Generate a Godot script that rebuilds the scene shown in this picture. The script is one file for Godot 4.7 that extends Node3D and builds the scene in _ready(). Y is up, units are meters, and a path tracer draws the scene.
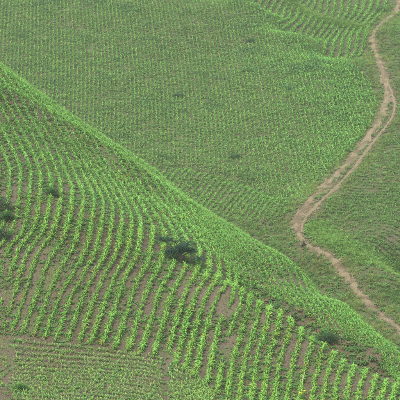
extends Node3D
# survey points of the hills (x, y, z), rows, tracks and field edges (x, z), in metres
const NEAR_HILL_POINTS = [-16.99, 24.94, -86.70, -13.14, 24.75, -87.16, -6.57, 24.75, -87.16, 0.00, 24.38, -87.05, 6.54, 23.37, -86.25, 12.82, 22.73, -84.19, 17.51, 21.94, -81.67, -15.53, 25.09, -78.41, -11.95, 25.09, -78.41, -5.97, 25.09, -78.41, 0.00, 24.47, -79.80, 6.32, 23.03, -83.03, 12.37, 22.67, -80.84, -11.10, 25.42, -72.27, 0.00, 24.76, -73.64, 11.81, 22.66, -76.68, -18.82, 29.52, -98.41, -14.48, 29.52, -98.41, -10.86, 29.52, -98.41, -7.34, 29.08, -99.84, -6.92, 26.86, -92.97, -13.77, 27.03, -92.50, -17.90, 27.03, -92.50, -1.39, 26.02, -93.25, -1.46, 26.98, -98.72, -4.30, 27.61, -96.82, 2.73, 24.75, -90.80, 7.30, 23.74, -87.91, -15.60, 32.03, -107.45, -19.50, 33.15, -107.78, -11.49, 30.69, -104.99, -7.66, 29.37, -104.61, -3.81, 27.75, -103.62, 0.00, 26.50, -100.15, -16.86, 33.41, -117.21, -12.86, 31.73, -118.81, -8.50, 29.26, -117.06, -4.16, 27.50, -113.96, 0.00, 26.26, -108.40, -25.03, 37.97, -136.20, -19.11, 34.92, -134.29, -14.12, 31.94, -131.35, -8.28, 28.94, -127.37, -3.60, 26.79, -123.64, 0.00, 25.15, -119.00, 3.36, 24.48, -114.13, 7.94, 23.51, -107.09, 11.17, 22.91, -99.64, 13.91, 22.35, -92.19, 16.51, 21.71, -86.81, 1.08, 26.35, -96.98, 2.82, 26.26, -94.67, 5.50, 25.45, -91.83, 8.04, 24.40, -88.93, 10.48, 23.61, -86.52, 3.54, 23.82, -98.86, 6.24, 22.93, -95.48, 8.84, 22.21, -92.15, 11.32, 21.54, -89.36, 4.41, 23.89, -102.21, 6.84, 23.50, -98.45, 9.65, 23.09, -94.49, 11.91, 22.54, -91.73, -27.77, 30.42, -149.64, -21.08, 27.77, -146.80, -9.17, 21.01, -139.66, 0.00, 16.37, -131.05, 8.85, 14.21, -117.95, 15.74, 12.48, -102.89, 21.25, 11.26, -98.38, -25.00, -12.00, -175.00, 0.00, -12.00, -175.00, 25.00, -12.00, -175.00, -25.00, -14.00, -200.00, 0.00, -14.00, -200.00, 25.00, -14.00, -200.00]
const FAR_HILL_POINTS = [0.00, 9.38, -177.94, 7.50, 10.34, -170.93, 10.75, 10.27, -162.59, 11.59, 10.06, -157.33, 13.58, 10.18, -153.20, 15.79, 9.42, -146.74, 17.68, 8.71, -139.26, 19.46, 8.39, -132.92, 21.98, 6.90, -126.25, 13.30, 12.01, -165.17, 18.54, 13.52, -176.01, 23.57, 15.47, -190.09, 26.94, 17.34, -201.03, 27.45, 19.97, -214.27, 27.96, 22.24, -228.44, 33.73, 24.02, -249.76, 37.00, 27.53, -271.57, 15.53, 11.42, -162.92, 15.12, 10.47, -157.97, 18.26, 10.52, -149.66, 21.64, 9.65, -145.77, 24.40, 9.20, -142.52, 21.01, 8.49, -140.76, 17.74, 10.08, -144.85, 22.91, 10.67, -155.42, 24.17, 12.59, -165.34, 19.56, 12.04, -167.26, 26.28, 14.77, -181.57, 28.67, 13.14, -163.41, 33.73, 18.38, -196.13, 30.40, 18.53, -202.41, 32.61, 21.48, -218.86, 40.48, 23.03, -239.07, 0.00, 12.11, -192.25, 0.00, 15.68, -208.87, 0.00, 20.08, -226.78, 0.00, 25.29, -247.00, -14.05, 11.63, -194.19, -14.97, 15.68, -208.87, -16.09, 20.08, -226.78, -17.43, 25.15, -248.00, -31.20, 16.80, -218.56, -33.03, 20.62, -233.18, -35.14, 24.86, -250.00, -46.04, 24.58, -252.00, -40.93, 16.41, -220.53, 11.51, 11.06, -175.30, 13.56, 13.32, -187.39, 14.55, 16.93, -202.99, 15.53, 19.98, -218.43, 7.41, 16.09, -206.91, 8.01, 20.26, -225.79, 20.76, 15.01, -192.04, 21.19, 17.42, -204.17, 8.61, 25.07, -244.86, 16.30, 21.75, -230.38, 22.42, 19.87, -217.36, 25.27, 18.13, -208.02, 0.00, 27.85, -261.26, -18.83, 27.77, -269.56, -37.95, 27.53, -271.57, 9.74, 21.52, -251.12, 16.86, 19.46, -238.05, 22.43, 18.72, -225.35, 23.84, 20.47, -232.10, 19.02, 21.27, -244.81, 27.32, 22.57, -242.06, 18.20, 23.60, -259.00, 26.77, 24.30, -254.00, 19.68, 28.21, -282.17, 30.92, 28.78, -277.13, 9.77, 26.56, -279.62, 0.00, 28.06, -292.53, -30.00, 3.50, -150.00, -30.00, 1.00, -120.00, -30.00, 0.00, -90.00, -12.00, 3.50, -150.00, -12.00, 1.00, -120.00, -12.00, 0.00, -90.00, 5.00, 3.50, -150.00, 5.00, 1.00, -120.00, 5.00, 0.00, -90.00, 25.00, 3.50, -150.00, 25.00, 1.00, -120.00, 25.00, 0.00, -90.00]
const SLOPE_ROWS = [
	[-4, [-27.22, -128.6, -23.46, -119.75, -21.43, -114.91, -19.2, -109.84, -17.92, -104.82, -17.63, -101.21, -18.11, -98.51, -18.75, -93.44, -18.83, -87.9]],
	[0, [-23.01, -130.04, -20.12, -121.49, -17.58, -115.14, -15.6, -109.9, -14.66, -106.08, -14.25, -99.57, -14.86, -96.87, -15.24, -92.12, -15.57, -88.56]],
	[2, [-21.09, -129.24, -18.08, -121.5, -16.04, -117.19, -14.02, -111.19, -13.11, -106.59, -12.69, -98.64, -13.51, -96.3, -14.14, -92.12, -14.32, -88.65]],
	[5, [-18.35, -128.88, -15.24, -121.26, -13.05, -116.44, -11.36, -109.94, -10.58, -104.17, -10.51, -98.51, -11.51, -95.48, -12, -91.99, -12.55, -88.87]],
	[8, [-15.45, -127.05, -12.65, -121.19, -10.47, -116.47, -8.77, -109.23, -8.13, -104.86, -8.05, -97.45, -8.97, -93.63, -9.66, -91.83, -10.28, -88.18]],
	[13, [-11.2, -124.49, -8.66, -119.5, -6.31, -113.85, -4.98, -107.76, -4.5, -103.8, -4.54, -97.49, -5.26, -94.39, -5.81, -91.36, -6.46, -87.48]],
	[18, [-6.18, -121.85, -3.84, -117.1, -1.61, -109.91, -0.31, -105.3, 0, -102.57, -0.29, -96.47, -1.11, -93.34, -1.69, -90.14, -2.21, -86.05]],
	[21, [-3.34, -120.86, -1.26, -114.66, 0.63, -107.41, 1.84, -103.66, 2.2, -102.4, 1.84, -95.14, 1.18, -93.15, 0.34, -89.96, -0.32, -83.78]]]
const SPUR_ROWS = [
	[22, [2.7, -100.81, 2.3, -93.49, 1.65, -92.02, 1.08, -89.58, 0.44, -82.92]],
	[24, [3.51, -94.23, 3.31, -92.17, 2.85, -90.33, 2.17, -87.04, 1.58, -79.9]],
	[28, [6.17, -91.38, 6, -89.64, 5.67, -88.56, 5.28, -87.26, 4.55, -81.74]],
	[31, [8.23, -88.76, 8.11, -88.06, 7.84, -87.04, 7.44, -85.29, 6.85, -81.56]],
	[36, [11.35, -85.49, 11.2, -84.75, 10.97, -83.89, 10.73, -82.81, 10.28, -80.47]],
	[41, [14.34, -83.59, 14.15, -82.76, 13.87, -81.74, 13.57, -80.59, 13.11, -78.3]]]
const BACK_FACE_ROWS = [
	[1, [-2.61, -119.32, -0.58, -112.96, 1.25, -106.3, 3.02, -101.4]],
	[9, [3.25, -110.34, 4.09, -106.53, 4.95, -104.34, 6.58, -97.65]],
	[16, [7.87, -106.08, 8.74, -104.92, 9.18, -99.23, 10.62, -92.64]],
	[22, [11.03, -98.28, 11.56, -96.35, 12.04, -94.22, 13.01, -89.82]],
	[28, [13.89, -91.97, 14.22, -91.28, 14.5, -90.27, 14.48, -84.91]]]
const TERRACE_ROWS = [
	[0, [-17.16, -87.7, -12.58, -87.94, -9.22, -87.4, -5.9, -86.94, -2.6, -86.05, -0.32, -84.2, 0.86, -80.66]],
	[14, [-15.6, -78.82, -11.36, -78.51, -8.31, -77.9, -5.32, -77.49, -2.94, -76.93, -1.16, -75.94, 0, -73.73]]]
const TRACK = [37.53, -264.02, 35.03, -250.31, 32.61, -242.25, 29.79, -235.61, 27.92, -228.1, 27.72, -224.68, 27.6, -215.58, 27.72, -208.81, 26.81, -201.13, 24.93, -193.59, 22.07, -186.23, 18.38, -176.95, 15.45, -172.32, 12.83, -165.46, 11.51, -163.36, 11.67, -160.16]
const SIDE_TRACK = [27.5, -214.71, 27.9, -205.44, 27.68, -197.85, 26.11, -191.95, 23.01, -185.09, 19.4, -175.62, 16.55, -170.58, 14.13, -165.07, 12.54, -162.79, 11.87, -159.65]
const LOWER_TRACK = [11.54, -161.89, 11.99, -156.38, 13.76, -152.67, 15.15, -149.35, 16.16, -144.99, 17.04, -141.09, 18.34, -137.74, 19.73, -133.45, 21.49, -129.71]
const MIDDLE_HILL_EDGE = [-54.37, -267.94, -8.91, -254.24, 4.55, -259.8, 9.43, -257.95, 16.31, -230.48, 22.43, -217.46, 25.16, -209.8, 25.86, -201.62, 24.11, -193.65, 21.15, -186.39, 17.67, -178.99, 14.76, -174.68, 12.17, -168.12, 10.68, -171.98, 6.56, -179.95, 2.02, -184.79, -2.73, -188.05, -13.88, -191.38, -43.77, -210.22]
const LOWER_FIELD_EDGE = [-8.19, -187.81, -2.72, -187.17, 2.01, -183.91, 6.52, -178.97, 10.45, -170.24, 11.13, -165.03, 9.86, -163.84, 6.11, -166.52, 0, -174.48, -7.96, -181.85]
const FAR_FIELD_EDGE = [9.95, -248.11, 16.55, -233.77, 22.3, -220.86, 25.95, -219.91, 27.39, -230.29, 28.77, -236.8, 32.15, -245.33, 34.63, -254, 38.29, -280.15, -10.54, -302.91, 2.76, -262.71]
const RIGHT_FIELD_EDGE = [26.86, -189.19, 23.42, -181.69, 19.67, -173.21, 16.79, -167.71, 14.63, -163.59, 13.91, -160.29, 15.88, -153.8, 18.78, -149.28, 22.57, -152.05, 29.62, -152.81, 41.97, -210.82, 30.89, -215.07, 28.63, -199.75]
const BANK_EDGE = [12.49, -160.23, 13.89, -160.07, 15.85, -153.49, 18.73, -148.87, 22.56, -151.92, 29.6, -152.65]
const FAR_LEDGE = [15.58, -261.05, 18.43, -254.21, 20.93, -247.29, 24.76, -241.82, 27.2, -237.6]
const TREE_SPOT = [-1.39, -98.61]
const BUSH_SPOTS = [-11.23, -103.9, -14.6, -100.59, -14.1, -99.57, -14.34, -97.24, 8.95, -93.62, -10.99, -80.32]
const STUMP_SPOT = [11.94, -155.61]
const FAR_BUSH_SPOTS = [31.29, -245.43, -3.31, -210.18, 8.1, -228.62, 4.78, -188.45, 14.73, -255.11]
const YELLOW_SPOT = [6.44, -82.92]
const STAKE_SPOT = [6.59, -85.16]
const TRAIL_A = [-2.23, -89.96, -2.28, -86.05, -2.11, -79.15]
const TRAIL_B = [1.8, -92.53, 1.67, -88.47, 1.48, -80.72]
const BARE_EDGE = [-18.51, -96.39, -13.94, -96.3, -13.24, -93.92, -13.18, -90.89, -12.29, -87.72, -11.24, -78.51, -10.75, -73.8, -14.63, -73.43]
const RIDGE_BAND = [-20.2, -123.26, -17.54, -122.62, -13.19, -122.26, -8.74, -120.83, -4.3, -118.11, -1.26, -114.35]
const GULLY = [2.72, -101.55, 4.15, -101.23, 5.92, -99.06, 7.6, -96.56, 9.52, -93.75, 11.86, -91.22, 13.02, -89.4]

var rng := RandomNumberGenerator.new()
var soft := FastNoiseLite.new()
var fine := FastNoiseLite.new()
# height sheets: the near hill and the hills beyond the valley
var near_sheet := {}
var far_sheet := {}
var soil: StandardMaterial3D
var track_soil: StandardMaterial3D
var leaf: StandardMaterial3D
var bark: StandardMaterial3D
var maize_meshes: Array = []
var crop_meshes: Array = []
var tuft_meshes: Array = []
var weed_meshes: Array = []
var used := {}
var tracks: Array = []
var trails: Array = []

func _ready() -> void:
	rng.seed = 20240611
	soft.seed = 7; soft.frequency = 0.045; soft.fractal_octaves = 4
	fine.seed = 11; fine.frequency = 0.5; fine.fractal_octaves = 3
	light_and_camera()
	materials()
	terrain()
	paths()
	tree_and_bushes()
	crops()
	ground_plants()

# ---------------------------------------------------------------- camera, sky, sun
func light_and_camera() -> void:
	var cam := Camera3D.new(); cam.name = "camera"; add_child(cam)
	cam.position = Vector3(0, 60, 0); cam.rotation_degrees = Vector3(-16, 0, 0)
	cam.fov = 16.0; cam.near = 0.5; cam.far = 4000.0; cam.current = true
	var sky_mat := ProceduralSkyMaterial.new()
	sky_mat.sky_top_color = Color(0.70, 0.725, 0.75)
	sky_mat.sky_horizon_color = Color(0.84, 0.85, 0.86)
	sky_mat.ground_horizon_color = Color(0.45, 0.5, 0.42)
	sky_mat.ground_bottom_color = Color(0.25, 0.3, 0.2)
	sky_mat.sky_curve = 0.2
	var sky := Sky.new(); sky.sky_material = sky_mat
	var env := Environment.new()
	env.background_mode = Environment.BG_SKY; env.sky = sky
	env.tonemap_mode = Environment.TONE_MAPPER_LINEAR
	env.tonemap_exposure = 4.05
	env.background_energy_multiplier = 0.78
	env.sdfgi_enabled = true; env.ssao_enabled = true; env.ssil_enabled = true
	env.fog_enabled = true; env.fog_density = 0.00024; env.fog_light_color = Color(0.92, 0.94, 0.92)
	var we := WorldEnvironment.new(); we.name = "environment"; we.environment = env; add_child(we)
	var sun := DirectionalLight3D.new(); sun.name = "sun"; add_child(sun)
	sun.light_energy = 0.5; sun.light_angular_distance = 12.0
	sun.light_color = Color(1.0, 0.97, 0.9); sun.shadow_enabled = true
	sun.rotation_degrees = Vector3(-58, -48, 0)

# ---------------------------------------------------------------- helpers
func tag(o: Node, label: String, category: String, group := "", kind := "") -> Node:
	o.set_meta("label", label)
	if category: o.set_meta("category", category)
	if group: o.set_meta("group", group)
	if kind: o.set_meta("kind", kind)
	return o

func numbered(called: String) -> String:
	if not used.has(called):
		used[called] = 0
		return called
	used[called] += 1
	return "%s_%03d" % [called, used[called]]

func mesh_node(called: String, mesh: Mesh, mat: Material, parent: Node = self) -> MeshInstance3D:
	var o := MeshInstance3D.new()
	o.name = numbered(called) if parent == self else called
	o.mesh = mesh
	if mat: o.material_override = mat
	parent.add_child(o, true)
	return o

func pairs(a: Array) -> PackedVector2Array:
	var o := PackedVector2Array()
	for i in range(0, a.size(), 2): o.append(Vector2(a[i], a[i + 1]))
	return o

func smooth_line(p: PackedVector2Array, cuts := 6) -> PackedVector2Array:
	var o := PackedVector2Array()
	for i in p.size() - 1:
		var a := p[maxi(i - 1, 0)]
		var b := p[i]
		var c := p[i + 1]
		var d := p[mini(i + 2, p.size() - 1)]
		for k in cuts: o.append(b.cubic_interpolate(c, a, d, float(k) / cuts))
	o.append(p[p.size() - 1])
	return o

func line_distance(p: Vector2, line: PackedVector2Array) -> float:
	var best := 1e9
	for i in line.size() - 1:
		var q := Geometry2D.get_closest_point_to_segment(p, line[i], line[i + 1])
		best = minf(best, p.distance_squared_to(q))
	return sqrt(best)

func lin(r: float, g: float, b: float) -> Color:
	return Color(r, g, b)

# ---------------------------------------------------------------- materials
func noise_tex(freq: float, ramp: Array, seed_: int, normal := false, octaves := 5, bump := 4.0) -> NoiseTexture2D:
	var n := FastNoiseLite.new(); n.seed = seed_; n.frequency = freq; n.fractal_octaves = octaves
	n.noise_type = FastNoiseLite.TYPE_SIMPLEX_SMOOTH
	var t := NoiseTexture2D.new(); t.width = 1024; t.height = 1024; t.seamless = true; t.noise = n
	if normal:
		t.as_normal_map = true; t.bump_strength = bump
	else:
		var g := Gradient.new()
		g.offsets = PackedFloat32Array(); g.colors = PackedColorArray()
		var offs := PackedFloat32Array(); var cols := PackedColorArray()
		for r in ramp:
			offs.append(r[0]); cols.append(r[1])
		g.offsets = offs; g.colors = cols
		t.color_ramp = g
	return t

func materials() -> void:
	soil = StandardMaterial3D.new()
	soil.albedo_texture = noise_tex(0.02, [[0.0, Color(0.50, 0.47, 0.44)], [0.40, Color(0.78, 0.75, 0.71)], [0.60, Color(0.96, 0.93, 0.89)], [1.0, Color(1, 1, 1)]], 3, false, 7)
	soil.normal_enabled = true; soil.normal_texture = noise_tex(0.02, [], 4, true, 5, 10.0); soil.normal_scale = 0.8
	soil.uv1_triplanar = true; soil.uv1_world_triplanar = true; soil.uv1_scale = Vector3.ONE * 0.4
	soil.vertex_color_use_as_albedo = true
	soil.roughness = 1.0; soil.metallic_specular = 0.2
	track_soil = soil.duplicate()
	track_soil.uv1_scale = Vector3.ONE * 0.33
	leaf = StandardMaterial3D.new()
	leaf.vertex_color_use_as_albedo = true
	leaf.roughness = 0.7; leaf.metallic_specular = 0.1
	leaf.cull_mode = BaseMaterial3D.CULL_DISABLED
	leaf.backlight_enabled = true; leaf.backlight = Color(0.5, 0.6, 0.2)
	bark = StandardMaterial3D.new()
	bark.albedo_texture = noise_tex(0.03, [[0.0, Color(0.20, 0.17, 0.14)], [1.0, Color(0.42, 0.37, 0.31)]], 9)
	bark.uv1_triplanar = true; bark.uv1_scale = Vector3.ONE * 1.5
	bark.roughness = 0.95

# ---------------------------------------------------------------- terrain
func spline(raw: Array) -> Dictionary:
	# thin plate spline through survey points x, y, z
	var n := raw.size() / 3
	var m := n + 3
	var s := 30.0
	var xs := PackedFloat64Array(); var zs := PackedFloat64Array()
	var a: Array = []
	for i in n:
		xs.append(raw[i * 3] / s); zs.append(raw[i * 3 + 2] / s)
	for i in m:
		var row := PackedFloat64Array(); row.resize(m + 1)
		for j in m:
			if i < n and j < n:
				var r := (xs[i] - xs[j]) * (xs[i] - xs[j]) + (zs[i] - zs[j]) * (zs[i] - zs[j])
				row[j] = 0.5 * r * log(r + 1e-12) + (2e-4 if i == j else 0.0)
			elif i < n:
				row[j] = 1.0 if j == n else (xs[i] if j == n + 1 else zs[i])
			elif j < n:
				row[j] = 1.0 if i == n else (xs[j] if i == n + 1 else zs[j])
		row[m] = raw[i * 3 + 1] if i < n else 0.0
		a.append(row)
	for k in m:
		var best := k
		for i in range(k, m):
			if absf(a[i][k]) > absf(a[best][k]): best = i
		var swap = a[k]; a[k] = a[best]; a[best] = swap
		var pk: PackedFloat64Array = a[k]
		for i in range(k + 1, m):
			var ri: PackedFloat64Array = a[i]
			var f := ri[k] / pk[k]
			if f == 0.0: continue
			for j in range(k, m + 1): ri[j] -= f * pk[j]
			a[i] = ri
	var c := PackedFloat64Array(); c.resize(m)
	for k in range(m - 1, -1, -1):
		var v: float = a[k][m]
		for j in range(k + 1, m): v -= a[k][j] * c[j]
		c[k] = v / a[k][k]
	return {"n": n, "x": xs, "z": zs, "c": c}

func spline_at(sp: Dictionary, x: float, z: float) -> float:
	var n: int = sp.n
	var xs: PackedFloat64Array = sp.x
	var zs: PackedFloat64Array = sp.z
	var c: PackedFloat64Array = sp.c
	var px := x / 30.0
	var pz := z / 30.0
	var o := c[n] + c[n + 1] * px + c[n + 2] * pz
	for i in n:
		var dx := px - xs[i]
		var dz := pz - zs[i]
		var r := dx * dx + dz * dz + 1e-12
		o += c[i] * 0.5 * r * log(r)
	return o

func sheet(raw: Array, x0: float, x1: float, z0: float, z1: float, coarse: float, cell: float, clods: float) -> Dictionary:
	var sp := spline(raw)
	var cw := int(ceil((x1 - x0) / coarse)) + 4
	var ch := int(ceil((z1 - z0) / coarse)) + 4
	var cg := PackedFloat64Array(); cg.resize(cw * ch)
	for j in ch:
		for i in cw: cg[j * cw + i] = spline_at(sp, x0 + (i - 1) * coarse, z0 + (j - 1) * coarse)
	var nw := int(round((x1 - x0) / cell)) + 1
	var nh := int(round((z1 - z0) / cell)) + 1
	var g := PackedFloat64Array(); g.resize(nw * nh)
	for j in nh:
		var fz := j * cell / coarse + 1.0
		var jz := int(fz)
		var tz := fz - jz
		for i in nw:
			var fx := i * cell / coarse + 1.0
			var ix := int(fx)
			var tx := fx - ix
			var k := jz * cw + ix
			var rows := [0.0, 0.0, 0.0, 0.0]
			for q in 4:
				var b := k + (q - 1) * cw
				rows[q] = cubic_interpolate(cg[b], cg[b + 1], cg[b - 1], cg[b + 2], tx)
			var h: float = cubic_interpolate(rows[1], rows[2], rows[0], rows[3], tz)
			var x := x0 + i * cell
			var z := z0 + j * cell
			g[j * nw + i] = h + clods * (fine.get_noise_2d(x, z) + 0.6 * fine.get_noise_2d(x * 2.7 + 90, z * 2.7)) + clods * 1.5 * soft.get_noise_2d(x * 2.5, z * 2.5)
	return {"x0": x0, "z0": z0, "w": nw, "h": nh, "cell": cell, "g": g}

func height_in(s: Dictionary, x: float, z: float) -> float:
	var fx: float = clampf((x - s.x0) / s.cell, 0.0, s.w - 1.001)
	var fz: float = clampf((z - s.z0) / s.cell, 0.0, s.h - 1.001)
	var i := int(fx)
	var j := int(fz)
	var g: PackedFloat64Array = s.g
	var k: int = j * s.w + i
	var tx := fx - i
	var tz := fz - j
	return lerpf(lerpf(g[k], g[k + 1], tx), lerpf(g[k + s.w], g[k + s.w + 1], tx), tz)

func near_y(x: float, z: float) -> float: return height_in(near_sheet, x, z)
func far_y(x: float, z: float) -> float: return height_in(far_sheet, x, z)

func sheet_meshes(s: Dictionary, region: Callable, tint: Callable) -> Dictionary:
	var w: int = s.w
	var h: int = s.h
	var g: PackedFloat64Array = s.g
	var c: float = s.cell
	var pos := PackedVector3Array(); var nor := PackedVector3Array(); var col := PackedColorArray()
	for j in h:
		for i in w:
			var k := j * w + i
			var x: float = s.x0 + i * c
			var z: float = s.z0 + j * c
			pos.append(Vector3(x, g[k], z))
			var l := g[j * w + maxi(i - 1, 0)]
			var r := g[j * w + mini(i + 1, w - 1)]
			var u := g[maxi(j - 1, 0) * w + i]
			var d := g[mini(j + 1, h - 1) * w + i]
			nor.append(Vector3(l - r, 2 * c, u - d).normalized())
			col.append(tint.call(x, z))
	var idx := {}
	for j in h - 1:
		for i in w - 1:
			var k := j * w + i
			var name_: String = region.call(s.x0 + (i + 0.5) * c, s.z0 + (j + 0.5) * c)
			if not idx.has(name_): idx[name_] = []
			idx[name_].append_array([k, k + 1, k + w, k + 1, k + w + 1, k + w])
	var out := {}
	for name_ in idx:
		var map := {}
		var p := PackedVector3Array(); var n := PackedVector3Array(); var q := PackedColorArray(); var ii := PackedInt32Array()
		for k in idx[name_]:
			if not map.has(k):
				map[k] = p.size()
				p.append(pos[k]); n.append(nor[k]); q.append(col[k])
			ii.append(map[k])
		var arr := []; arr.resize(Mesh.ARRAY_MAX)
		arr[Mesh.ARRAY_VERTEX] = p; arr[Mesh.ARRAY_NORMAL] = n; arr[Mesh.ARRAY_COLOR] = q; arr[Mesh.ARRAY_INDEX] = ii
		var m := ArrayMesh.new(); m.add_surface_from_arrays(Mesh.PRIMITIVE_TRIANGLES, arr)
		out[name_] = m
	return out

var hill_edge: PackedVector2Array
var lower_edge: PackedVector2Array
var far_edge: PackedVector2Array
var right_edge: PackedVector2Array
var bare_edge: PackedVector2Array
var gully: PackedVector2Array

func far_region(x: float, z: float) -> String:
	var p := Vector2(x, z)
	if Geometry2D.is_point_in_polygon(p, hill_edge): return "middle_hill"
	if Geometry2D.is_point_in_polygon(p, far_edge): return "far_hillside"
	if Geometry2D.is_point_in_polygon(p, right_edge): return "valley_slope"
	return "valley_floor"

func soil_tint(x: float, z: float) -> Color:
	var n := soft.get_noise_2d(x * 1.7, z * 1.7)
	var m := fine.get_noise_2d(x * 0.9 + 40, z * 0.9)
	var brown := lin(0.096, 0.083, 0.062)
	var grey := lin(0.122, 0.111, 0.088)
	var c := brown.lerp(grey, clampf(0.5 + n * 1.4, 0, 1))
	# low green weeds and moss on the soil
	return c.lerp(lin(0.085, 0.135, 0.045), clampf(0.1 + m * 1.3, 0.0, 0.5))

func near_tint(x: float, z: float) -> Color:
	var c := soil_tint(x, z)
	var d := bare_gully(Vector2(x, z))
	if d < 1.6:
		var red := clampf(0.4 + 1.4 * fine.get_noise_2d(x * 0.7, z * 0.7 + 60), 0, 1)
		c = c.lerp(lin(0.105, 0.080, 0.060), red * clampf((1.6 - d) / 0.5, 0, 1))
	return c

func far_tint(x: float, z: float) -> Color:
	# the hills beyond are greener between the rows: low weeds and moss
	var c := soil_tint(x, z)
	return c.lerp(lin(0.060, 0.098, 0.038), clampf(0.5 + 1.2 * fine.get_noise_2d(x * 1.3 + 17, z * 1.3), 0.0, 0.9))

func terrain() -> void:
	hill_edge = pairs(MIDDLE_HILL_EDGE); lower_edge = pairs(LOWER_FIELD_EDGE); far_edge = pairs(FAR_FIELD_EDGE)
	right_edge = pairs(RIGHT_FIELD_EDGE); bare_edge = pairs(BARE_EDGE); gully = pairs(GULLY)
	trails = [pairs(TRAIL_A), pairs(TRAIL_B)]
	near_sheet = sheet(NEAR_HILL_POINTS, -34.0, 34.0, -150.0, -66.0, 0.7, 0.28, 0.05)
	far_sheet = sheet(FAR_HILL_POINTS, -72.0, 72.0, -300.0, -112.0, 1.4, 0.56, 0.07)
	# the foot trails down the near field are trodden a little into the soil
	var g: PackedFloat64Array = near_sheet.g
	for j in near_sheet.h:
		for i in near_sheet.w:
			var x: float = near_sheet.x0 + i * near_sheet.cell
			var z: float = near_sheet.z0 + j * near_sheet.cell
			if z < -96 or x < -5 or x > 5: continue
			for t in trails:
				var d := line_distance(Vector2(x, z), t)
				if d < 0.6: g[j * near_sheet.w + i] -= 0.14 * exp(-d * d / 0.06)
	# a low berm runs along the upper slope below the ridge
	var berm := smooth_line(pairs(RIDGE_BAND), 3)
	for j in near_sheet.h:
		for i in near_sheet.w:
			var x: float = near_sheet.x0 + i * near_sheet.cell
			var z: float = near_sheet.z0 + j * near_sheet.cell
			if z > -108 or z < -134 or x > 1: continue
			var d := line_distance(Vector2(x, z), berm)
			if d < 3.0: g[j * near_sheet.w + i] += 0.4 * exp(-d * d / 1.2)
	near_sheet.g = g
	# eroded ditch at the lower edge of the middle hill
	var ditch := PackedVector2Array([hill_edge[16], hill_edge[15], hill_edge[14], hill_edge[13]])
	g = far_sheet.g
	for j in far_sheet.h:
		for i in far_sheet.w:
			var x: float = far_sheet.x0 + i * far_sheet.cell
			var z: float = far_sheet.z0 + j * far_sheet.cell
			if z > -160 or z < -195 or x < -12 or x > 14: continue
			var d := line_distance(Vector2(x, z), ditch)
			if d < 2.5: g[j * far_sheet.w + i] -= (0.55 + 0.4 * fine.get_noise_2d(x * 0.5, z * 0.5)) * exp(-d * d / 0.6)
	far_sheet.g = g
	var nm := sheet_meshes(near_sheet, func(_x, _z): return "near_hill", near_tint)
	tag(mesh_node("near_hill", nm["near_hill"], soil), "near hillside of brown soil planted with rows of maize", "hill", "", "structure")
	var fm := sheet_meshes(far_sheet, far_region, far_tint)
	var said := {"middle_hill": "rounded middle hill behind the near slope, densely planted", "far_hillside": "far hillside beyond the rounded hill with wide crop rows",
		"valley_slope": "sparsely planted brownish slope beside the dirt track", "valley_floor": "weedy valley ground around the dirt track"}
	for k in fm:
		tag(mesh_node(k, fm[k], soil), said[k], "hill", "", "structure")
	# plain ground that goes on around the hills to the horizon, well below them
	var st := SurfaceTool.new(); st.begin(Mesh.PRIMITIVE_TRIANGLES)
	var q := PlaneMesh.new(); q.size = Vector2(1400, 1400); q.subdivide_width = 20; q.subdivide_depth = 20
	st.append_from(q, 0, Transform3D(Basis(), Vector3(0, -30, -150)))
	var gm := StandardMaterial3D.new(); gm.albedo_color = Color(0.36, 0.42, 0.27); gm.roughness = 1.0
	tag(mesh_node("ground", st.commit(), gm), "low green ground around the hills", "ground", "", "structure")

# ---------------------------------------------------------------- tracks
func ribbon(line: PackedVector2Array, half: Callable, rise: float, col_a: Color, col_b: Color, seed_off: float) -> ArrayMesh:
	var pts := PackedVector2Array()
	var dense := smooth_line(line, 10)
	var run := 0.0
	pts.append(dense[0])
	for i in range(1, dense.size()):
		run += dense[i].distance_to(dense[i - 1])
		if run > 0.3:
			pts.append(dense[i]); run = 0.0
	var st := SurfaceTool.new(); st.begin(Mesh.PRIMITIVE_TRIANGLES)
	var across := 10
	for i in pts.size():
		var t := (pts[mini(i + 1, pts.size() - 1)] - pts[maxi(i - 1, 0)]).normalized()
		var n := Vector2(-t.y, t.x)
		var f := float(i) / (pts.size() - 1)
		var hw: float = half.call(f)
		for k in across + 1:
			var u := float(k) / across * 2.0 - 1.0
			var wl := hw * (1.0 + 0.7 * fine.get_noise_2d(pts[i].x * 0.6 + seed_off, pts[i].y * 0.6 + (7.0 if u > 0 else 70.0)))
			var p := pts[i] + n * u * wl
			var edge := 1.0 - pow(absf(u), 3.0) * 1.7
			var rut := -0.09 * exp(-pow((absf(u) - 0.5) / 0.18, 2.0))
			var y := far_y(p.x, p.y) + rise * edge + rut + 0.06 * fine.get_noise_2d(p.x * 1.6, p.y * 1.6)
			var mixv := clampf(0.5 + 2.4 * fine.get_noise_2d(p.x * 1.5 + 33, p.y * 1.5) + 0.8 * soft.get_noise_2d(p.x * 3, p.y * 3), 0, 1)
			st.set_color(col_a.lerp(col_b, mixv))
			st.add_vertex(Vector3(p.x, y, p.y))
	for i in pts.size() - 1:
		for k in across:
			var a := i * (across + 1) + k
			var b := a + across + 1
			for v in [a, a + 1, b, a + 1, b + 1, b]: st.add_index(v)
	st.generate_normals()
	return st.commit()

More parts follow.
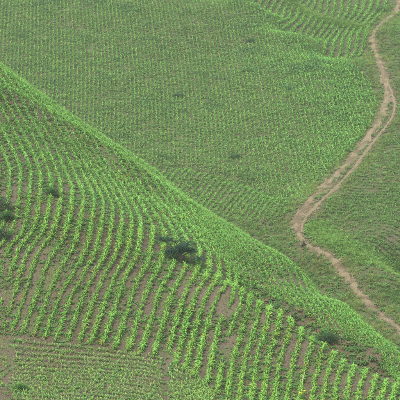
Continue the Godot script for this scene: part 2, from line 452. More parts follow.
func paths() -> void:
	var pale := lin(0.215, 0.192, 0.135)
	var brown := lin(0.135, 0.115, 0.085)
	tracks = [smooth_line(pairs(TRACK), 4), smooth_line(pairs(SIDE_TRACK), 4), smooth_line(pairs(LOWER_TRACK), 4)]
	tag(mesh_node("dirt_track", ribbon(pairs(TRACK), func(f): return lerpf(0.85, 1.15, smoothstep(0.4, 0.75, f)), 0.10, brown, pale, 0.0), track_soil),
		"brown dirt track winding up the valley around the rounded hill", "track", "", "structure")
	tag(mesh_node("dirt_track", ribbon(pairs(SIDE_TRACK), func(f): return lerpf(0.25, 0.5, f), 0.09, pale * 0.9, pale, 50.0), track_soil),
		"narrow pale track alongside the brown dirt track", "track", "", "structure")
	tag(mesh_node("dirt_track", ribbon(pairs(LOWER_TRACK), func(f): return 0.6 + 0.3 * exp(-pow((f - 0.6) / 0.2, 2.0)), 0.09, brown, pale, 90.0), track_soil),
		"lower dirt track running down behind the near hill's ridge", "track", "", "structure")

# ---------------------------------------------------------------- plants
func leaf_strip(st: SurfaceTool, base: Vector3, az: float, length: float, rise: float, droop: float, width: float, segs: int, fold: float, c0: Color, c1: Color) -> void:
	# an arching leaf: centre line goes up and out, then droops; two halves folded along the midrib
	var out := Vector3(cos(az), 0, sin(az))
	var side := Vector3(-sin(az), 0, cos(az))
	var mid: Array = []; var l: Array = []; var r: Array = []
	for i in segs + 1:
		var t := float(i) / segs
		var p := base + out * length * (t * 0.92 - 0.1 * t * t) + Vector3.UP * length * (rise * t - droop * t * t)
		var wd := width * (sin(PI * clampf(0.12 + t * 0.88, 0, 1)) * 0.8 + 0.2 * (1.0 - t))
		if i == segs: wd = 0.002
		mid.append(p)
		l.append(p + side * wd + Vector3.UP * wd * fold)
		r.append(p - side * wd + Vector3.UP * wd * fold)
	for i in segs:
		var ca := c0.lerp(c1, float(i) / segs)
		var cb := c0.lerp(c1, float(i + 1) / segs)
		quad(st, l[i], l[i + 1], mid[i + 1], mid[i], ca, cb)
		quad(st, mid[i], mid[i + 1], r[i + 1], r[i], ca, cb)

func quad(st: SurfaceTool, a: Vector3, b: Vector3, c: Vector3, d: Vector3, near_c: Color, far_c: Color) -> void:
	var n := (c - a).cross(b - a)
	if n.length_squared() < 1e-14: n = (d - a).cross(c - a)
	n = n.normalized()
	if n.y < 0:      # keep the upper side of the leaf as the front
		quad(st, d, c, b, a, near_c, far_c)
		return
	st.set_normal(n)
	st.set_color(near_c); st.add_vertex(a)
	st.set_color(far_c); st.add_vertex(b); st.add_vertex(c)
	st.set_color(near_c); st.add_vertex(a)
	st.set_color(far_c); st.add_vertex(c)
	st.set_color(near_c); st.add_vertex(d)

func maize(r: RandomNumberGenerator, leaves: int, tall: float, segs: int, c_old: Color, c_new: Color) -> ArrayMesh:
	var st := SurfaceTool.new(); st.begin(Mesh.PRIMITIVE_TRIANGLES)
	# stalk
	for k in 4:
		var a0 := TAU * k / 4.0
		var a1 := TAU * (k + 1) / 4.0
		var b := 0.014
		quad(st, Vector3(cos(a0) * b, -0.05, sin(a0) * b), Vector3(cos(a0) * b * 0.5, tall * 0.75, sin(a0) * b * 0.5), Vector3(cos(a1) * b * 0.5, tall * 0.75, sin(a1) * b * 0.5), Vector3(cos(a1) * b, -0.05, sin(a1) * b), c_old, c_new)
	var az := r.randf() * TAU
	for k in leaves:
		var t := float(k) / (leaves - 1)
		az += PI + r.randf_range(-0.55, 0.55)
		var len_ := lerpf(0.36, 0.46, sin(PI * (0.15 + 0.7 * t))) * r.randf_range(0.85, 1.15)
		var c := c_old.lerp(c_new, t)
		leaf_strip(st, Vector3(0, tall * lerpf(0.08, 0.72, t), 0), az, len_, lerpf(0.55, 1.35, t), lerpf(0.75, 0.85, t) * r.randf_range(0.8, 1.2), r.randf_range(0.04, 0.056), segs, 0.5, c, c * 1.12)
	return st.commit()

func tuft(r: RandomNumberGenerator, blades: int, tall: float, c_a: Color, c_b: Color) -> ArrayMesh:
	var st := SurfaceTool.new(); st.begin(Mesh.PRIMITIVE_TRIANGLES)
	for k in blades:
		var a := r.randf() * TAU
		var d := r.randf() * 0.12
		var c := c_a.lerp(c_b, r.randf())
		leaf_strip(st, Vector3(cos(a) * d, -0.03, sin(a) * d), a + r.randf_range(-0.6, 0.6), tall * r.randf_range(0.6, 1.1), r.randf_range(0.7, 1.6), r.randf_range(0.2, 0.8), 0.012, 2, 0.3, c, c * 1.1)
	return st.commit()

func weed(r: RandomNumberGenerator, leaves: int, tall: float) -> ArrayMesh:
	# low broad-leaved weed: short stems with ovate leaves
	var st := SurfaceTool.new(); st.begin(Mesh.PRIMITIVE_TRIANGLES)
	for k in leaves:
		var a := r.randf() * TAU
		var y := r.randf() * tall
		var d := r.randf() * 0.1
		var g := r.randf_range(0.8, 1.15)
		leaf_strip(st, Vector3(cos(a) * d, y, sin(a) * d), a + r.randf_range(-0.8, 0.8), r.randf_range(0.10, 0.2), r.randf_range(0.1, 0.8), 0.5, r.randf_range(0.03, 0.05), 2, 0.25, lin(g, g, g), lin(g, g, g))
	return st.commit()

func scatter(called: String, meshes: Array, spots: Array, label: String, category: String, mat: Material = null) -> void:
	# spots: [Vector3 position, scale, Color, tilt]; one MultiMesh for each mesh variant, all under one uncountable mass
	var root := Node3D.new(); root.name = numbered(called); add_child(root)
	tag(root, label, category, "", "stuff")
	var by: Array = []
	for m in meshes: by.append([])
	for s in spots: by[rng.randi() % meshes.size()].append(s)
	for v in meshes.size():
		if by[v].is_empty(): continue
		var mm := MultiMesh.new(); mm.transform_format = MultiMesh.TRANSFORM_3D; mm.use_colors = true
		mm.mesh = meshes[v]; mm.instance_count = by[v].size()
		for i in by[v].size():
			var s = by[v][i]
			mm.set_instance_transform(i, plant_basis(s))
			mm.set_instance_color(i, s[2])
		var mi := MultiMeshInstance3D.new(); mi.name = "clods" if mat else "plants"; mi.multimesh = mm; mi.material_override = mat if mat else leaf
		mi.set_meta("kind", "stuff")
		root.add_child(mi, true)

func plant_basis(s: Array) -> Transform3D:
	var b := Basis(Vector3.UP, rng.randf() * TAU)
	b = Basis(Vector3(rng.randf_range(-1, 1), 0, rng.randf_range(-1, 1)).normalized(), rng.randf() * 0.28) * b
	return Transform3D(b.scaled(Vector3(s[1], s[1] * rng.randf_range(0.85, 1.15), s[1])), s[0])

func rows_between(keys: Array, step: float, extend_top: float) -> Array:
	# crop rows blended between the surveyed rows; returns [row number, line]
	var out: Array = []
	for k in keys.size() - 1:
		var a := pairs(keys[k][1])
		var b := pairs(keys[k + 1][1])
		var i0: float = keys[k][0]
		var i1: float = keys[k + 1][0]
		var i := i0
		while i < i1 - 0.001 or (k == keys.size() - 2 and i <= i1 + 0.001):
			var t := (i - i0) / (i1 - i0)
			var line := PackedVector2Array()
			for q in a.size(): line.append(a[q].lerp(b[q], t))
			if extend_top > 0.0:
				var dirv := (line[0] - line[1]).normalized()
				line.insert(0, line[0] + dirv * extend_top)
			out.append([i, smooth_line(line, 8)])
			i += step
	return out

func walk(line: PackedVector2Array, spacing: float, jitter: float) -> PackedVector2Array:
	var out := PackedVector2Array()
	var need := rng.randf() * spacing
	for i in line.size() - 1:
		var a := line[i]
		var b := line[i + 1]
		var d := a.distance_to(b)
		var at := 0.0
		while at + need <= d:
			at += need
			need = spacing * rng.randf_range(0.8, 1.2)
			out.append(a.lerp(b, at / d) + Vector2(rng.randf_range(-1, 1), rng.randf_range(-1, 1)) * jitter)
		need -= d - at
	return out

func shade(c: Color, amount: float) -> Color:
	# natural spread of leaf colour from plant to plant
	var v := 1.0 + rng.randf_range(-amount, amount)
	var y := rng.randf_range(-amount, amount) * 0.6
	return Color(c.r * v * (1.0 + y), c.g * v, c.b * v * (1.0 - y))

func in_trail(p: Vector2, wide: float) -> bool:
	for t in trails:
		if line_distance(p, t) < wide: return true
	return false

const ORDINALS = ["first", "second", "third", "fourth", "fifth", "sixth", "seventh", "eighth", "ninth", "tenth", "eleventh", "twelfth", "thirteenth", "fourteenth", "fifteenth", "sixteenth", "seventeenth", "eighteenth", "nineteenth"]

func bare_gully(p: Vector2) -> float:
	# two eroded stretches of the gully lie bare
	var d := minf(line_distance(p, gully.slice(1, 4)), line_distance(p, gully.slice(4, 6)))
	return d + 0.5 * fine.get_noise_2d(p.x * 1.2, p.y * 1.2)

func ordinal(n: int) -> String:
	if n < 20: return ORDINALS[n - 1]
	var tens := ["twent", "thirt", "fort", "fift", "sixt"]
	var t: String = tens[n / 10 - 2]
	return t + "ieth" if n % 10 == 0 else t + "y-" + ORDINALS[n % 10 - 1]

func crops() -> void:
	var r := RandomNumberGenerator.new(); r.seed = 5
	var white := lin(0.85, 0.85, 0.85)
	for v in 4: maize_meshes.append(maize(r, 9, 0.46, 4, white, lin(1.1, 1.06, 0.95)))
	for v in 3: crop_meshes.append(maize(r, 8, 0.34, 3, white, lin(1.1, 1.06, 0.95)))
	var tree_at := Vector2(TREE_SPOT[0], TREE_SPOT[1])
	var bright := lin(0.158, 0.318, 0.068)
	var near_spots: Array = []      # [pos, scale, colour, row]
	var slope: Array = []
	for row in rows_between(SLOPE_ROWS, 1.0, 3.0): slope.append([row, 0])
	for row in rows_between(SPUR_ROWS, 1.0, 1.5): slope.append([row, 1])
	for row in rows_between(BACK_FACE_ROWS, 1.0, 3.0): slope.append([row, 2])
	for e in slope:
		var row: Array = e[0]
		for p in walk(row[1], 0.092, 0.04):
			if rng.randf() < 0.04: continue
			if Geometry2D.is_point_in_polygon(p, bare_edge) and rng.randf() < 0.85: continue
			if in_trail(p, 0.22): continue
			if e[1] == 2 and bare_gully(p) < 0.6: continue
			if p.distance_to(tree_at) < 0.7: continue
			var vig := 1.0 + 0.35 * soft.get_noise_2d(p.x * 3.0, p.y * 3.0)
			var sc: float = rng.randf_range(0.36, 0.68) * vig * [1.12, 1.12, 0.76][e[1]] * (lerpf(1.0, 0.84, smoothstep(-101.0, -108.0, p.y)) if e[1] == 0 else 1.0)
			var c := shade(bright, 0.16)
			if e[1] == 2: c = shade(lin(0.145, 0.312, 0.076), 0.16)
			elif p.y < -103: c = shade(lin(0.165, 0.338, 0.088), 0.16)
			if rng.randf() < 0.05: c = shade(lin(0.22, 0.25, 0.05), 0.15)
			near_spots.append([Vector3(p.x, near_y(p.x, p.y) - 0.01, p.y), sc, c, row[0], e[1]])
	# the nearest plants of the front spur stand as single plants
	var cam_at := Vector3(0, 60, 0)
	var yellow_x: float = YELLOW_SPOT[0]
	var front: Array = []; var rest: Array = []
	for s in near_spots:
		var q: Vector3 = s[0] - cam_at
		var d := q.y * sin(deg_to_rad(-16)) - q.z * cos(deg_to_rad(-16))
		var up := q.y * cos(deg_to_rad(-16)) + q.z * sin(deg_to_rad(-16))
		var in_view := absf(q.x) / d < 0.139 and absf(up) / d < 0.139
		if s[4] == 1 and in_view and s[3] >= 24: front.append([d, s])
		else: rest.append(s)
	front.sort_custom(func(a, b): return a[0] < b[0])
	var tints := [bright, lin(0.138, 0.29, 0.062), lin(0.186, 0.325, 0.068)]
	var single: Array = []
	for v in 6:
		var c: Color = tints[v % 3]
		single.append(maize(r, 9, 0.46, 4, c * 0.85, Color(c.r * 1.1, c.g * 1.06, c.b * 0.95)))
	var in_row := {}
	for k in front.size():
		var s: Array = front[k][1]
		if k >= 300:
			rest.append(s); continue
		var o := mesh_node("maize_plant", single[rng.randi() % 6], leaf)
		o.transform = plant_basis(s)
		var n: int = int(s[3]) - 30
		in_row[n] = in_row.get(n, 0) + 1
		var where := "maize plant %s from the bottom in the %s row %s of the yellow-flowered weed" % [ordinal(in_row[n]), ordinal(n) if n > 0 else ordinal(1 - n), "right" if n > 0 else "left"]
		tag(o, where, "maize plant", "maize plants in the nearest rows")
	scatter("maize_rows", maize_meshes, rest, "bright green maize in long rows down the near hillside", "maize")

	# terrace at the foot of the near slope: low crop in rows along the contour
	var low: Array = []
	for row in rows_between(TERRACE_ROWS, 1.0, 0.0):
		for p in walk(row[1], 0.17, 0.04):
			if Geometry2D.is_point_in_polygon(p, bare_edge) and rng.randf() < 0.8: continue
			if in_trail(p, 0.25) or rng.randf() < 0.06: continue
			low.append([Vector3(p.x, near_y(p.x, p.y) - 0.01, p.y), rng.randf_range(0.42, 0.62), shade(lin(0.160, 0.280, 0.08), 0.2)])
	scatter("crop_rows", crop_meshes, low, "low pale green crop in rows across the flat foot of slope", "crop")

	# rounded middle hill: fine rows running up the slope
	var mid: Array = []
	var x := -62.0
	while x < 30.0:
		var z := -268.0
		while z < -160.0:
			var bend := 0.10 * (z + 210.0) + 1.3 * sin(z * 0.05 + x * 0.03)
			var p := Vector2(x + bend * 0.6 + rng.randf_range(-0.05, 0.05), z + rng.randf_range(-0.08, 0.08))
			z += 0.25
			if not Geometry2D.is_point_in_polygon(p, hill_edge): continue
			var y := far_y(p.x, p.y)
			var n := 0.75 * soft.get_noise_2d(p.x * 2.4, y * 14.0) + 0.35 * soft.get_noise_2d(p.x * 0.8 + 300, y * 5.0)
			var lush := smoothstep(4.0, 24.0, p.x + (p.y + 200.0) * -0.12)
			if rng.randf() < 0.03 - n * 0.35: continue
			var c := lin(0.152, 0.285, 0.072).lerp(lin(0.132, 0.290, 0.068), lush)
			if n > 0.1: c = c.lerp(lin(0.070, 0.170, 0.062), clampf((n - 0.1) * 2.6, 0, 0.7))
			mid.append([Vector3(p.x, y - 0.01, p.y), rng.randf_range(0.58, 0.90) * (1.05 + 0.6 * n + 0.3 * lush), shade(c, 0.22)])
		x += 0.62
	scatter("hill_crop", crop_meshes, mid, "fine dense crop rows covering the rounded middle hill", "crop")

	# small striped field under the bank of the middle hill
	var strip: Array = []
	x = -16.0
	while x < 26.0:
		var z := -192.0
		while z < -156.0:
			var p := Vector2(x - 0.35 * (z + 175.0) + rng.randf_range(-0.06, 0.06), z)
			z += 0.3
			if not Geometry2D.is_point_in_polygon(p, lower_edge): continue
			strip.append([Vector3(p.x, far_y(p.x, p.y) - 0.01, p.y), rng.randf_range(0.65, 1.0), shade(lin(0.115, 0.265, 0.05), 0.2)])
		x += 0.9
	scatter("hill_crop", crop_meshes, strip, "small striped plot of green crop below the middle hill's bank", "crop")

	# far hillside: wide rows slanting across, parted by a grassy ledge
	var ledge := pairs(FAR_LEDGE)
	var far: Array = []
	x = -60.0
	while x < 80.0:
		var z := -296.0
		while z < -222.0:
			var p := Vector2(x - 0.28 * (z + 240.0) + 0.5 * sin(z * 0.3) + rng.randf_range(-0.1, 0.1), z)
			z += 0.24
			if not Geometry2D.is_point_in_polygon(p, far_edge): continue
			if line_distance(p, ledge) < 0.7: continue
			far.append([Vector3(p.x, far_y(p.x, p.y) - 0.01, p.y), rng.randf_range(0.9, 1.25), shade(lin(0.128, 0.285, 0.06), 0.15)])
		x += 1.3
	scatter("hill_crop", maize_meshes, far, "wide slanting crop rows on the far hillside", "crop")

	# slope right of the track: thin young crop with bare soil between
	var thin: Array = []
	var z2 := -215.0
	while z2 < -146.0:
		var x2 := 12.0
		while x2 < 46.0:
			var p := Vector2(x2, z2 + 0.25 * (x2 - 25.0) + 0.8 * sin(x2 * 0.25) + rng.randf_range(-0.06, 0.06))
			x2 += 0.19 * rng.randf_range(0.8, 1.2)
			if not Geometry2D.is_point_in_polygon(p, right_edge): continue
			var n := soft.get_noise_2d(p.x * 1.6 + 200, p.y * 2.4)
			if rng.randf() < 0.1 - n * 0.8: continue
			thin.append([Vector3(p.x, far_y(p.x, p.y) - 0.01, p.y), rng.randf_range(0.5, 0.8) * (1.0 + 0.5 * n), shade(lin(0.100, 0.205, 0.058), 0.22)])
		z2 += 0.78
	scatter("hill_crop", crop_meshes, thin, "thin young crop on the brownish slope beside the track", "crop")

func track_distance(p: Vector2) -> float:
	var d := 1e9
	for t in tracks: d = minf(d, line_distance(p, t))
	return d

func ground_plants() -> void:
	var r := RandomNumberGenerator.new(); r.seed = 8
	for v in 3: tuft_meshes.append(tuft(r, 22, 0.34, lin(0.8, 0.8, 0.8), lin(1.15, 1.1, 1.0)))
	for v in 3: weed_meshes.append(weed(r, 16, 0.12))
	# loose clods on the soil of the near hill
	var lumps: Array = []
	for v in 3:
		var sp := SphereMesh.new(); sp.radius = 0.05; sp.height = 0.08; sp.radial_segments = 6; sp.rings = 3
		var st := SurfaceTool.new(); st.create_from(sp, 0)
		var md := MeshDataTool.new(); md.create_from_surface(st.commit(), 0)
		for q in md.get_vertex_count():
			var vv := md.get_vertex(q)
			md.set_vertex(q, vv * (1.0 + 0.9 * fine.get_noise_3d(vv.x * 30 + v * 20, vv.y * 30, vv.z * 30)))
			md.set_vertex_color(q, Color(1, 1, 1))
		var am := ArrayMesh.new(); md.commit_to_surface(am)
		lumps.append(am)
	var clods: Array = []
	for k in 22000:
		var p := Vector2(rng.randf_range(-20, 19), rng.randf_range(-122, -74))
		if absf(p.x) > -p.y * 0.17: continue
		clods.append([Vector3(p.x, near_y(p.x, p.y), p.y), pow(rng.randf(), 2.0) * 1.3 + 0.35, shade(lin(0.135, 0.115, 0.09), 0.3)])
	var stones: Array = []
	for k in 4200:
		var t: PackedVector2Array = tracks[rng.randi() % 3]
		var i := rng.randi() % (t.size() - 1)
		var p := t[i].lerp(t[i + 1], rng.randf()) + Vector2(rng.randfn(), rng.randfn()) * 0.45
		stones.append([Vector3(p.x, far_y(p.x, p.y) + 0.05, p.y), pow(rng.randf(), 2.5) * 1.3 + 0.4, shade(lin(0.19, 0.165, 0.125), 0.35)])
	scatter("soil_clods", lumps, stones, "loose stones and clods lying along the dirt tracks", "soil", soil)
	scatter("soil_clods", lumps, clods, "loose clods of earth lying between the maize rows", "soil", soil)
	# weeds between the rows of the near hill
	var weeds: Array = []
	for k in 48000:
		var p := Vector2(rng.randf_range(-20, 19), rng.randf_range(-130, -74))
		if absf(p.x) > -p.y * 0.17: continue
		if p.y > -88.5 and p.x < 1.0 and rng.randf() < 0.75: continue
		if soft.get_noise_2d(p.x * 6.0, p.y * 6.0) + rng.randf_range(-0.25, 0.35) + (0.3 if p.y < -104.0 else 0.0) < 0.0: continue
		var c := lin(0.092, 0.200, 0.052) if rng.randf() < 0.75 else lin(0.115, 0.15, 0.06)
		weeds.append([Vector3(p.x, near_y(p.x, p.y) - 0.01, p.y), rng.randf_range(0.5, 1.1), shade(c, 0.25)])
	for k in 350:
		var i := rng.randi() % (gully.size() - 1)
		var p := gully[i].lerp(gully[i + 1], rng.randf()) + Vector2(rng.randfn(), rng.randfn()) * 0.8
		var c := lin(0.075, 0.14, 0.045) if rng.randf() < 0.85 else lin(0.15, 0.115, 0.07)
		weeds.append([Vector3(p.x, near_y(p.x, p.y) - 0.01, p.y), rng.randf_range(0.7, 1.6), shade(c, 0.3)])
	scatter("weeds", weed_meshes, weeds, "low weeds growing on the soil between the maize rows", "weeds")
	# the same low weeds cover the valley and the hills beyond it
	var cover: Array = []
	for k in 70000:
		var p := Vector2(rng.randf_range(-34, 44), rng.randf_range(-268, -124))
		if absf(p.x) > -p.y * 0.16 + 1.0: continue
		var reg := far_region(p.x, p.y)
		if reg == "middle_hill" and rng.randf() < 0.8: continue
		if reg == "valley_slope" and rng.randf() < 0.6: continue
		if reg == "far_hillside" and rng.randf() < 0.6: continue
		if track_distance(p) < 0.3 + 0.8 * absf(fine.get_noise_2d(p.x * 0.4, p.y * 0.4)): continue
		if soft.get_noise_2d(p.x * 3.0, p.y * 3.0) < rng.randf_range(-0.7, 0.3): continue
		var c := lin(0.10, 0.20, 0.055) if rng.randf() < 0.82 else lin(0.15, 0.17, 0.07)
		cover.append([Vector3(p.x, far_y(p.x, p.y) - 0.01, p.y), rng.randf_range(0.8, 1.7), shade(c, 0.25)])
	for k in 70000:
		var p := Vector2(rng.randf_range(-38, 28), rng.randf_range(-262, -166))
		if absf(p.x) > -p.y * 0.15 + 1.0 or not Geometry2D.is_point_in_polygon(p, hill_edge): continue
		if soft.get_noise_2d(p.x * 4.0 + 80, p.y * 4.0) < rng.randf_range(-0.8, 0.25): continue
		cover.append([Vector3(p.x, far_y(p.x, p.y) - 0.01, p.y), rng.randf_range(0.7, 1.4), shade(lin(0.095, 0.195, 0.052), 0.3)])
	var bank0 := pairs(BANK_EDGE)
	for k in 2600:
		var i := rng.randi() % (bank0.size() - 1)
		var p := bank0[i].lerp(bank0[i + 1], rng.randf()) + Vector2(rng.randfn(), rng.randfn()) * 0.8
		if track_distance(p) < 0.5: continue
		cover.append([Vector3(p.x, far_y(p.x, p.y) - 0.01, p.y), rng.randf_range(0.7, 1.7), shade(lin(0.120, 0.250, 0.06), 0.3)])
	scatter("weeds", weed_meshes, cover, "low weeds covering the soil of the valley and hills", "weeds")
	# grass along the near ridge, and on the valley verges and banks
	var grass: Array = []
	var bank := pairs(BANK_EDGE)
	var ledge := pairs(FAR_LEDGE)
	for k in 90000:
		var p := Vector2(rng.randf_range(-12, 44), rng.randf_range(-262, -120))
		var d := track_distance(p)
		var worn := 0.2 + 0.8 * absf(fine.get_noise_2d(p.x * 0.35 + 5, p.y * 0.35))
		if d < worn: continue
		var reg := far_region(p.x, p.y)
		var near_bank := line_distance(p, bank) < 1.6
		var c := lin(0.12, 0.22, 0.06)
		if near_bank: c = lin(0.14, 0.235, 0.06)
		elif d < 2.2: c = lin(0.155, 0.215, 0.065)
		elif reg != "valley_floor":
			if rng.randf() < 0.8 or reg == "middle_hill": continue
		elif Geometry2D.is_point_in_polygon(p, lower_edge): continue
		if d < 0.75 and rng.randf() < 0.4: continue
		if d < 1.3 and line_distance(p, tracks[0]) < 1.9 and line_distance(p, tracks[1]) < 1.3 and rng.randf() < 0.8: continue
		if not near_bank and soft.get_noise_2d(p.x * 4.0, p.y * 4.0) < rng.randf_range(-0.5, 0.3): continue
		grass.append([Vector3(p.x, far_y(p.x, p.y) - 0.01, p.y), rng.randf_range(0.7, 1.5), shade(c, 0.25)])
	for k in 1000:
		var i := rng.randi() % (bank.size() - 1)
		var p := bank[i].lerp(bank[i + 1], rng.randf()) + Vector2(rng.randfn(), rng.randfn()) * 0.55
		if track_distance(p) < 0.6: continue
		grass.append([Vector3(p.x, far_y(p.x, p.y) - 0.01, p.y), rng.randf_range(0.7, 1.3), shade(lin(0.14, 0.245, 0.06), 0.3)])
	for k in 2600:
		var i := rng.randi() % (ledge.size() - 1)
		var p := ledge[i].lerp(ledge[i + 1], rng.randf()) + Vector2(rng.randfn(), rng.randfn()) * 0.45
		grass.append([Vector3(p.x, far_y(p.x, p.y) - 0.01, p.y), rng.randf_range(0.9, 1.6), shade(lin(0.16, 0.27, 0.07), 0.2)])
	# bright grass along the crest of the middle hill and along its lower bank
	for k in 4500:
		var i := 3 + rng.randi() % 2
		var p := hill_edge[i].lerp(hill_edge[i + 1], rng.randf()) + Vector2(rng.randfn(), rng.randfn()) * 0.9
		grass.append([Vector3(p.x, far_y(p.x, p.y) - 0.01, p.y), rng.randf_range(0.6, 1.1), shade(lin(0.135, 0.245, 0.07), 0.2)])
	scatter("grass", tuft_meshes, grass, "rough grass on the valley verges, banks and ledges", "grass")
	var ridge: Array = []
	for k in 2500:
		var p := Vector2(rng.randf_range(-24, 4), 0)
		p.y = -118.0 - rng.randf_range(-6.0, 16.0) + maxf(0.0, p.x + 4.0) * 1.6
		var slope := near_y(p.x, p.y - 1.0) - near_y(p.x, p.y + 1.0)
		if slope > 0.55 or p.y > -98: continue
		ridge.append([Vector3(p.x, near_y(p.x, p.y) - 0.01, p.y), rng.randf_range(0.5, 1.0), shade(lin(0.165, 0.33, 0.085), 0.2)])
	scatter("grass", tuft_meshes, ridge, "short bright grass on the crest of the near hill", "grass")

# ---------------------------------------------------------------- tree and bushes
func limb(st: SurfaceTool, a: Vector3, b: Vector3, ra: float, rb: float) -> void:
	var d := (b - a).normalized()
	var u := d.cross(Vector3(0.3, 0.1, 1)).normalized()
	var v := d.cross(u)
	for k in 7:
		var t0 := TAU * k / 7.0
		var t1 := TAU * (k + 1) / 7.0
		var o0 := u * cos(t0) + v * sin(t0)
		var o1 := u * cos(t1) + v * sin(t1)
		for q in [[a + o0 * ra, o0], [b + o0 * rb, o0], [b + o1 * rb, o1], [a + o0 * ra, o0], [b + o1 * rb, o1], [a + o1 * ra, o1]]:
			st.set_normal(q[1]); st.add_vertex(q[0])

func crown(r: RandomNumberGenerator, lobes: Array, count: int, size: float, c: Color) -> ArrayMesh:
	# leaves gathered in many small sprays through the volume of the lobes
	var st := SurfaceTool.new(); st.begin(Mesh.PRIMITIVE_TRIANGLES)
	var total := 0.0
	for l in lobes: total += l[1].x * l[1].y * l[1].z
	for l in lobes:
		var n := int(count * l[1].x * l[1].y * l[1].z / total)
		var sprays := maxi(4, n / 14)
		for s in sprays:
			var v := Vector3(r.randfn(), r.randfn(), r.randfn()).normalized() * pow(r.randf(), 0.45)
			var at: Vector3 = l[0] + v * l[1]
			for k in 14:
				var p := at + Vector3(r.randfn(), r.randfn() * 0.6, r.randfn()) * size * 1.3
				var g := r.randf_range(0.75, 1.3)
				leaf_strip(st, p, r.randf() * TAU, size * r.randf_range(0.8, 1.5), r.randf_range(-0.5, 0.7), 0.4, size * 0.32, 2, 0.2, c * g, c * g)
	return st.commit()

func woody(called: String, at: Vector3, lobes: Array, count: int, leaf_size: float, c: Color, trunk_r: float, label: String, category: String, seed_: int, group := "") -> void:
	var r := RandomNumberGenerator.new(); r.seed = seed_
	var root := Node3D.new(); root.name = numbered(called); add_child(root); root.position = at
	tag(root, label, category, group)
	var st := SurfaceTool.new(); st.begin(Mesh.PRIMITIVE_TRIANGLES)
	var fork := Vector3(r.randf_range(-0.05, 0.05), lobes[0][0].y * 0.45, 0)
	limb(st, Vector3(0, -0.2, 0), fork, trunk_r * 1.25, trunk_r)
	for l in lobes:
		var elbow: Vector3 = fork.lerp(l[0], 0.55) + Vector3(0, -0.08, 0)
		limb(st, fork, elbow, trunk_r * 0.8, trunk_r * 0.5)
		limb(st, elbow, l[0], trunk_r * 0.5, trunk_r * 0.2)
		for k in 5:
			var tip: Vector3 = l[0] + Vector3(r.randfn(), r.randfn(), r.randfn()).normalized() * l[1] * 0.85
			limb(st, elbow.lerp(l[0], 0.6), tip, trunk_r * 0.3, trunk_r * 0.08)
	mesh_node("trunk" if category == "tree" else "stems", st.commit(), bark, root)
	mesh_node("crown" if category == "tree" else "foliage", crown(r, lobes, count, leaf_size, c), leaf, root)

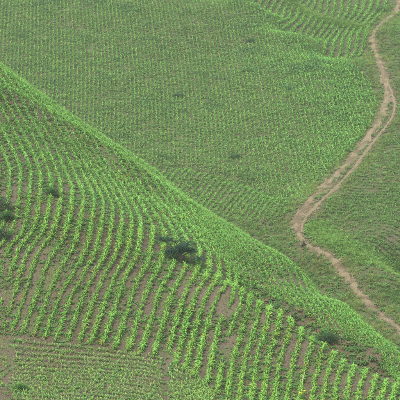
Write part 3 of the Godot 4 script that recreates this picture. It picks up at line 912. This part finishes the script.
func tree_and_bushes() -> void:
	var tx: float = TREE_SPOT[0]
	var tz: float = TREE_SPOT[1]
	woody("tree", Vector3(tx, near_y(tx, tz), tz), [
		[Vector3(0.05, 1.1, 0), Vector3(0.62, 0.34, 0.55)], [Vector3(-0.72, 0.92, 0.1), Vector3(0.45, 0.27, 0.45)], [Vector3(0.8, 0.95, -0.1), Vector3(0.5, 0.17, 0.4)],
		[Vector3(-1.2, 1.75, -0.3), Vector3(0.6, 0.17, 0.35)], [Vector3(1.3, 0.45, 0.3), Vector3(0.55, 0.15, 0.35)], [Vector3(-0.4, 1.62, -0.3), Vector3(0.45, 0.1, 0.3)], [Vector3(0.5, 1.45, -0.2), Vector3(0.4, 0.11, 0.35)]],
		5200, 0.085, lin(0.024, 0.058, 0.038), 0.07, "dark blue-green spreading tree standing alone among the maize rows", "tree", 31)
	var b := pairs(BUSH_SPOTS)
	var says := ["small dark green bush among the maize on the hill's shoulder", "dark green bush at the left edge of the maize field, uppermost of three",
		"small bush just below the uppermost edge bush by the maize rows", "dark green bush at the left edge of the field, lowest of three",
		"dark green bush hanging over the bare gully bank", "low green clump at the bottom left beside the bare soil"]
	var size := [Vector3(0.6, 0.45, 0.5), Vector3(0.95, 0.7, 0.7), Vector3(0.6, 0.42, 0.5), Vector3(0.8, 0.65, 0.6), Vector3(0.85, 0.5, 0.6), Vector3(0.5, 0.25, 0.4)]
	var tone := [lin(0.045, 0.10, 0.035), lin(0.024, 0.066, 0.03), lin(0.035, 0.085, 0.03), lin(0.024, 0.066, 0.03), lin(0.028, 0.075, 0.03), lin(0.065, 0.14, 0.04)]
	for i in b.size():
		var s: Vector3 = size[i]
		woody("bush", Vector3(b[i].x, near_y(b[i].x, b[i].y), b[i].y), [[Vector3(0, s.y * 0.9, 0), s * 0.8], [Vector3(-s.x * 0.5, s.y * 0.7, 0.1), s * 0.55], [Vector3(s.x * 0.55, s.y * 0.75, 0), s * 0.55]],
			1500, 0.07, tone[i], 0.03, says[i], "bush", 40 + i)
	var fb := pairs(FAR_BUSH_SPOTS)
	var fsays := ["bushy green shrub at the top beside the far crop rows", "low bluish shrub alone on the middle hill's face", "low dark shrub high on the middle hill near its crest",
		"dark low shrub on the lower face of the middle hill", "small shrub between the far crop rows"]
	var fsize := [Vector3(1.3, 0.9, 1.0), Vector3(0.9, 0.45, 0.6), Vector3(0.8, 0.45, 0.6), Vector3(0.9, 0.4, 0.6), Vector3(0.5, 0.4, 0.5)]
	for i in 4:
		var s: Vector3 = fsize[i]
		woody("shrub", Vector3(fb[i].x, far_y(fb[i].x, fb[i].y), fb[i].y), [[Vector3(0, s.y * 0.9, 0), s * 0.8], [Vector3(-s.x * 0.6, s.y * 0.7, 0.1), s * 0.5], [Vector3(s.x * 0.6, s.y * 0.75, 0), s * 0.55]],
			900, 0.1, lin(0.05, 0.115, 0.05) if i > 0 else lin(0.055, 0.13, 0.04), 0.04, fsays[i], "shrub", 60 + i)
	var sx: float = STUMP_SPOT[0]
	var sz: float = STUMP_SPOT[1]
	woody("shrub", Vector3(sx, far_y(sx, sz), sz), [[Vector3(0, 0.35, 0), Vector3(0.28, 0.32, 0.26)], [Vector3(-0.2, 0.15, 0.1), Vector3(0.25, 0.15, 0.2)]],
		500, 0.07, lin(0.012, 0.018, 0.014), 0.05, "small blackish shrub beside the lower dirt track's bend", "shrub", 77)
	# yellow-flowered weed at the bottom edge
	var r := RandomNumberGenerator.new(); r.seed = 91
	var yx: float = YELLOW_SPOT[0]
	var yz: float = YELLOW_SPOT[1]
	var root := Node3D.new(); root.name = numbered("flowering_weed"); add_child(root); root.position = Vector3(yx, near_y(yx, yz), yz)
	tag(root, "tall weed with yellow flowers at the bottom edge between maize rows", "weed")
	var stem := SurfaceTool.new(); stem.begin(Mesh.PRIMITIVE_TRIANGLES)
	var blooms: Array = []
	var leaves := SurfaceTool.new(); leaves.begin(Mesh.PRIMITIVE_TRIANGLES)
	for k in 6:
		var tip := Vector3(r.randf_range(-0.22, 0.22), r.randf_range(0.5, 0.8), r.randf_range(-0.15, 0.15))
		limb(stem, Vector3(0, -0.05, 0), tip, 0.012, 0.006)
		for q in 7: leaf_strip(leaves, tip * r.randf_range(0.2, 0.9), r.randf() * TAU, 0.16, 0.6, 0.5, 0.03, 3, 0.3, lin(0.09, 0.19, 0.04), lin(0.12, 0.22, 0.05))
		var petals := SurfaceTool.new(); petals.begin(Mesh.PRIMITIVE_TRIANGLES)
		for q in 12: leaf_strip(petals, tip, TAU * q / 12.0, 0.085, 0.35, 0.3, 0.02, 2, 0.2, lin(0.62, 0.50, 0.03), lin(0.7, 0.6, 0.05))
		blooms.append(petals.commit())
	var green := StandardMaterial3D.new(); green.albedo_color = Color(0.38, 0.5, 0.22); green.roughness = 0.8
	mesh_node("stem", stem.commit(), green, root); mesh_node("foliage", leaves.commit(), leaf, root); 
	for bl in blooms: mesh_node("flower", bl, leaf, root)
	# pale dry stake
	var kx: float = STAKE_SPOT[0]
	var kz: float = STAKE_SPOT[1]
	var stake := SurfaceTool.new(); stake.begin(Mesh.PRIMITIVE_TRIANGLES)
	limb(stake, Vector3(0, -0.15, 0), Vector3(0.06, 0.4, 0.0), 0.026, 0.024); limb(stake, Vector3(0.06, 0.4, 0), Vector3(0.17, 0.85, 0.04), 0.024, 0.012)
	limb(stake, Vector3(0.06, 0.4, 0), Vector3(-0.03, 0.66, 0.05), 0.014, 0.008)
	var pale := StandardMaterial3D.new(); pale.albedo_texture = noise_tex(0.03, [[0.0, Color(0.62, 0.58, 0.52)], [1.0, Color(0.8, 0.77, 0.7)]], 12)
	pale.uv1_triplanar = true; pale.roughness = 0.9
	var so := mesh_node("dry_stalk", stake.commit(), pale)
	so.position = Vector3(kx, near_y(kx, kz), kz)
	tag(so, "pale dry forked stalk standing between maize rows above the yellow flowers", "stalk")
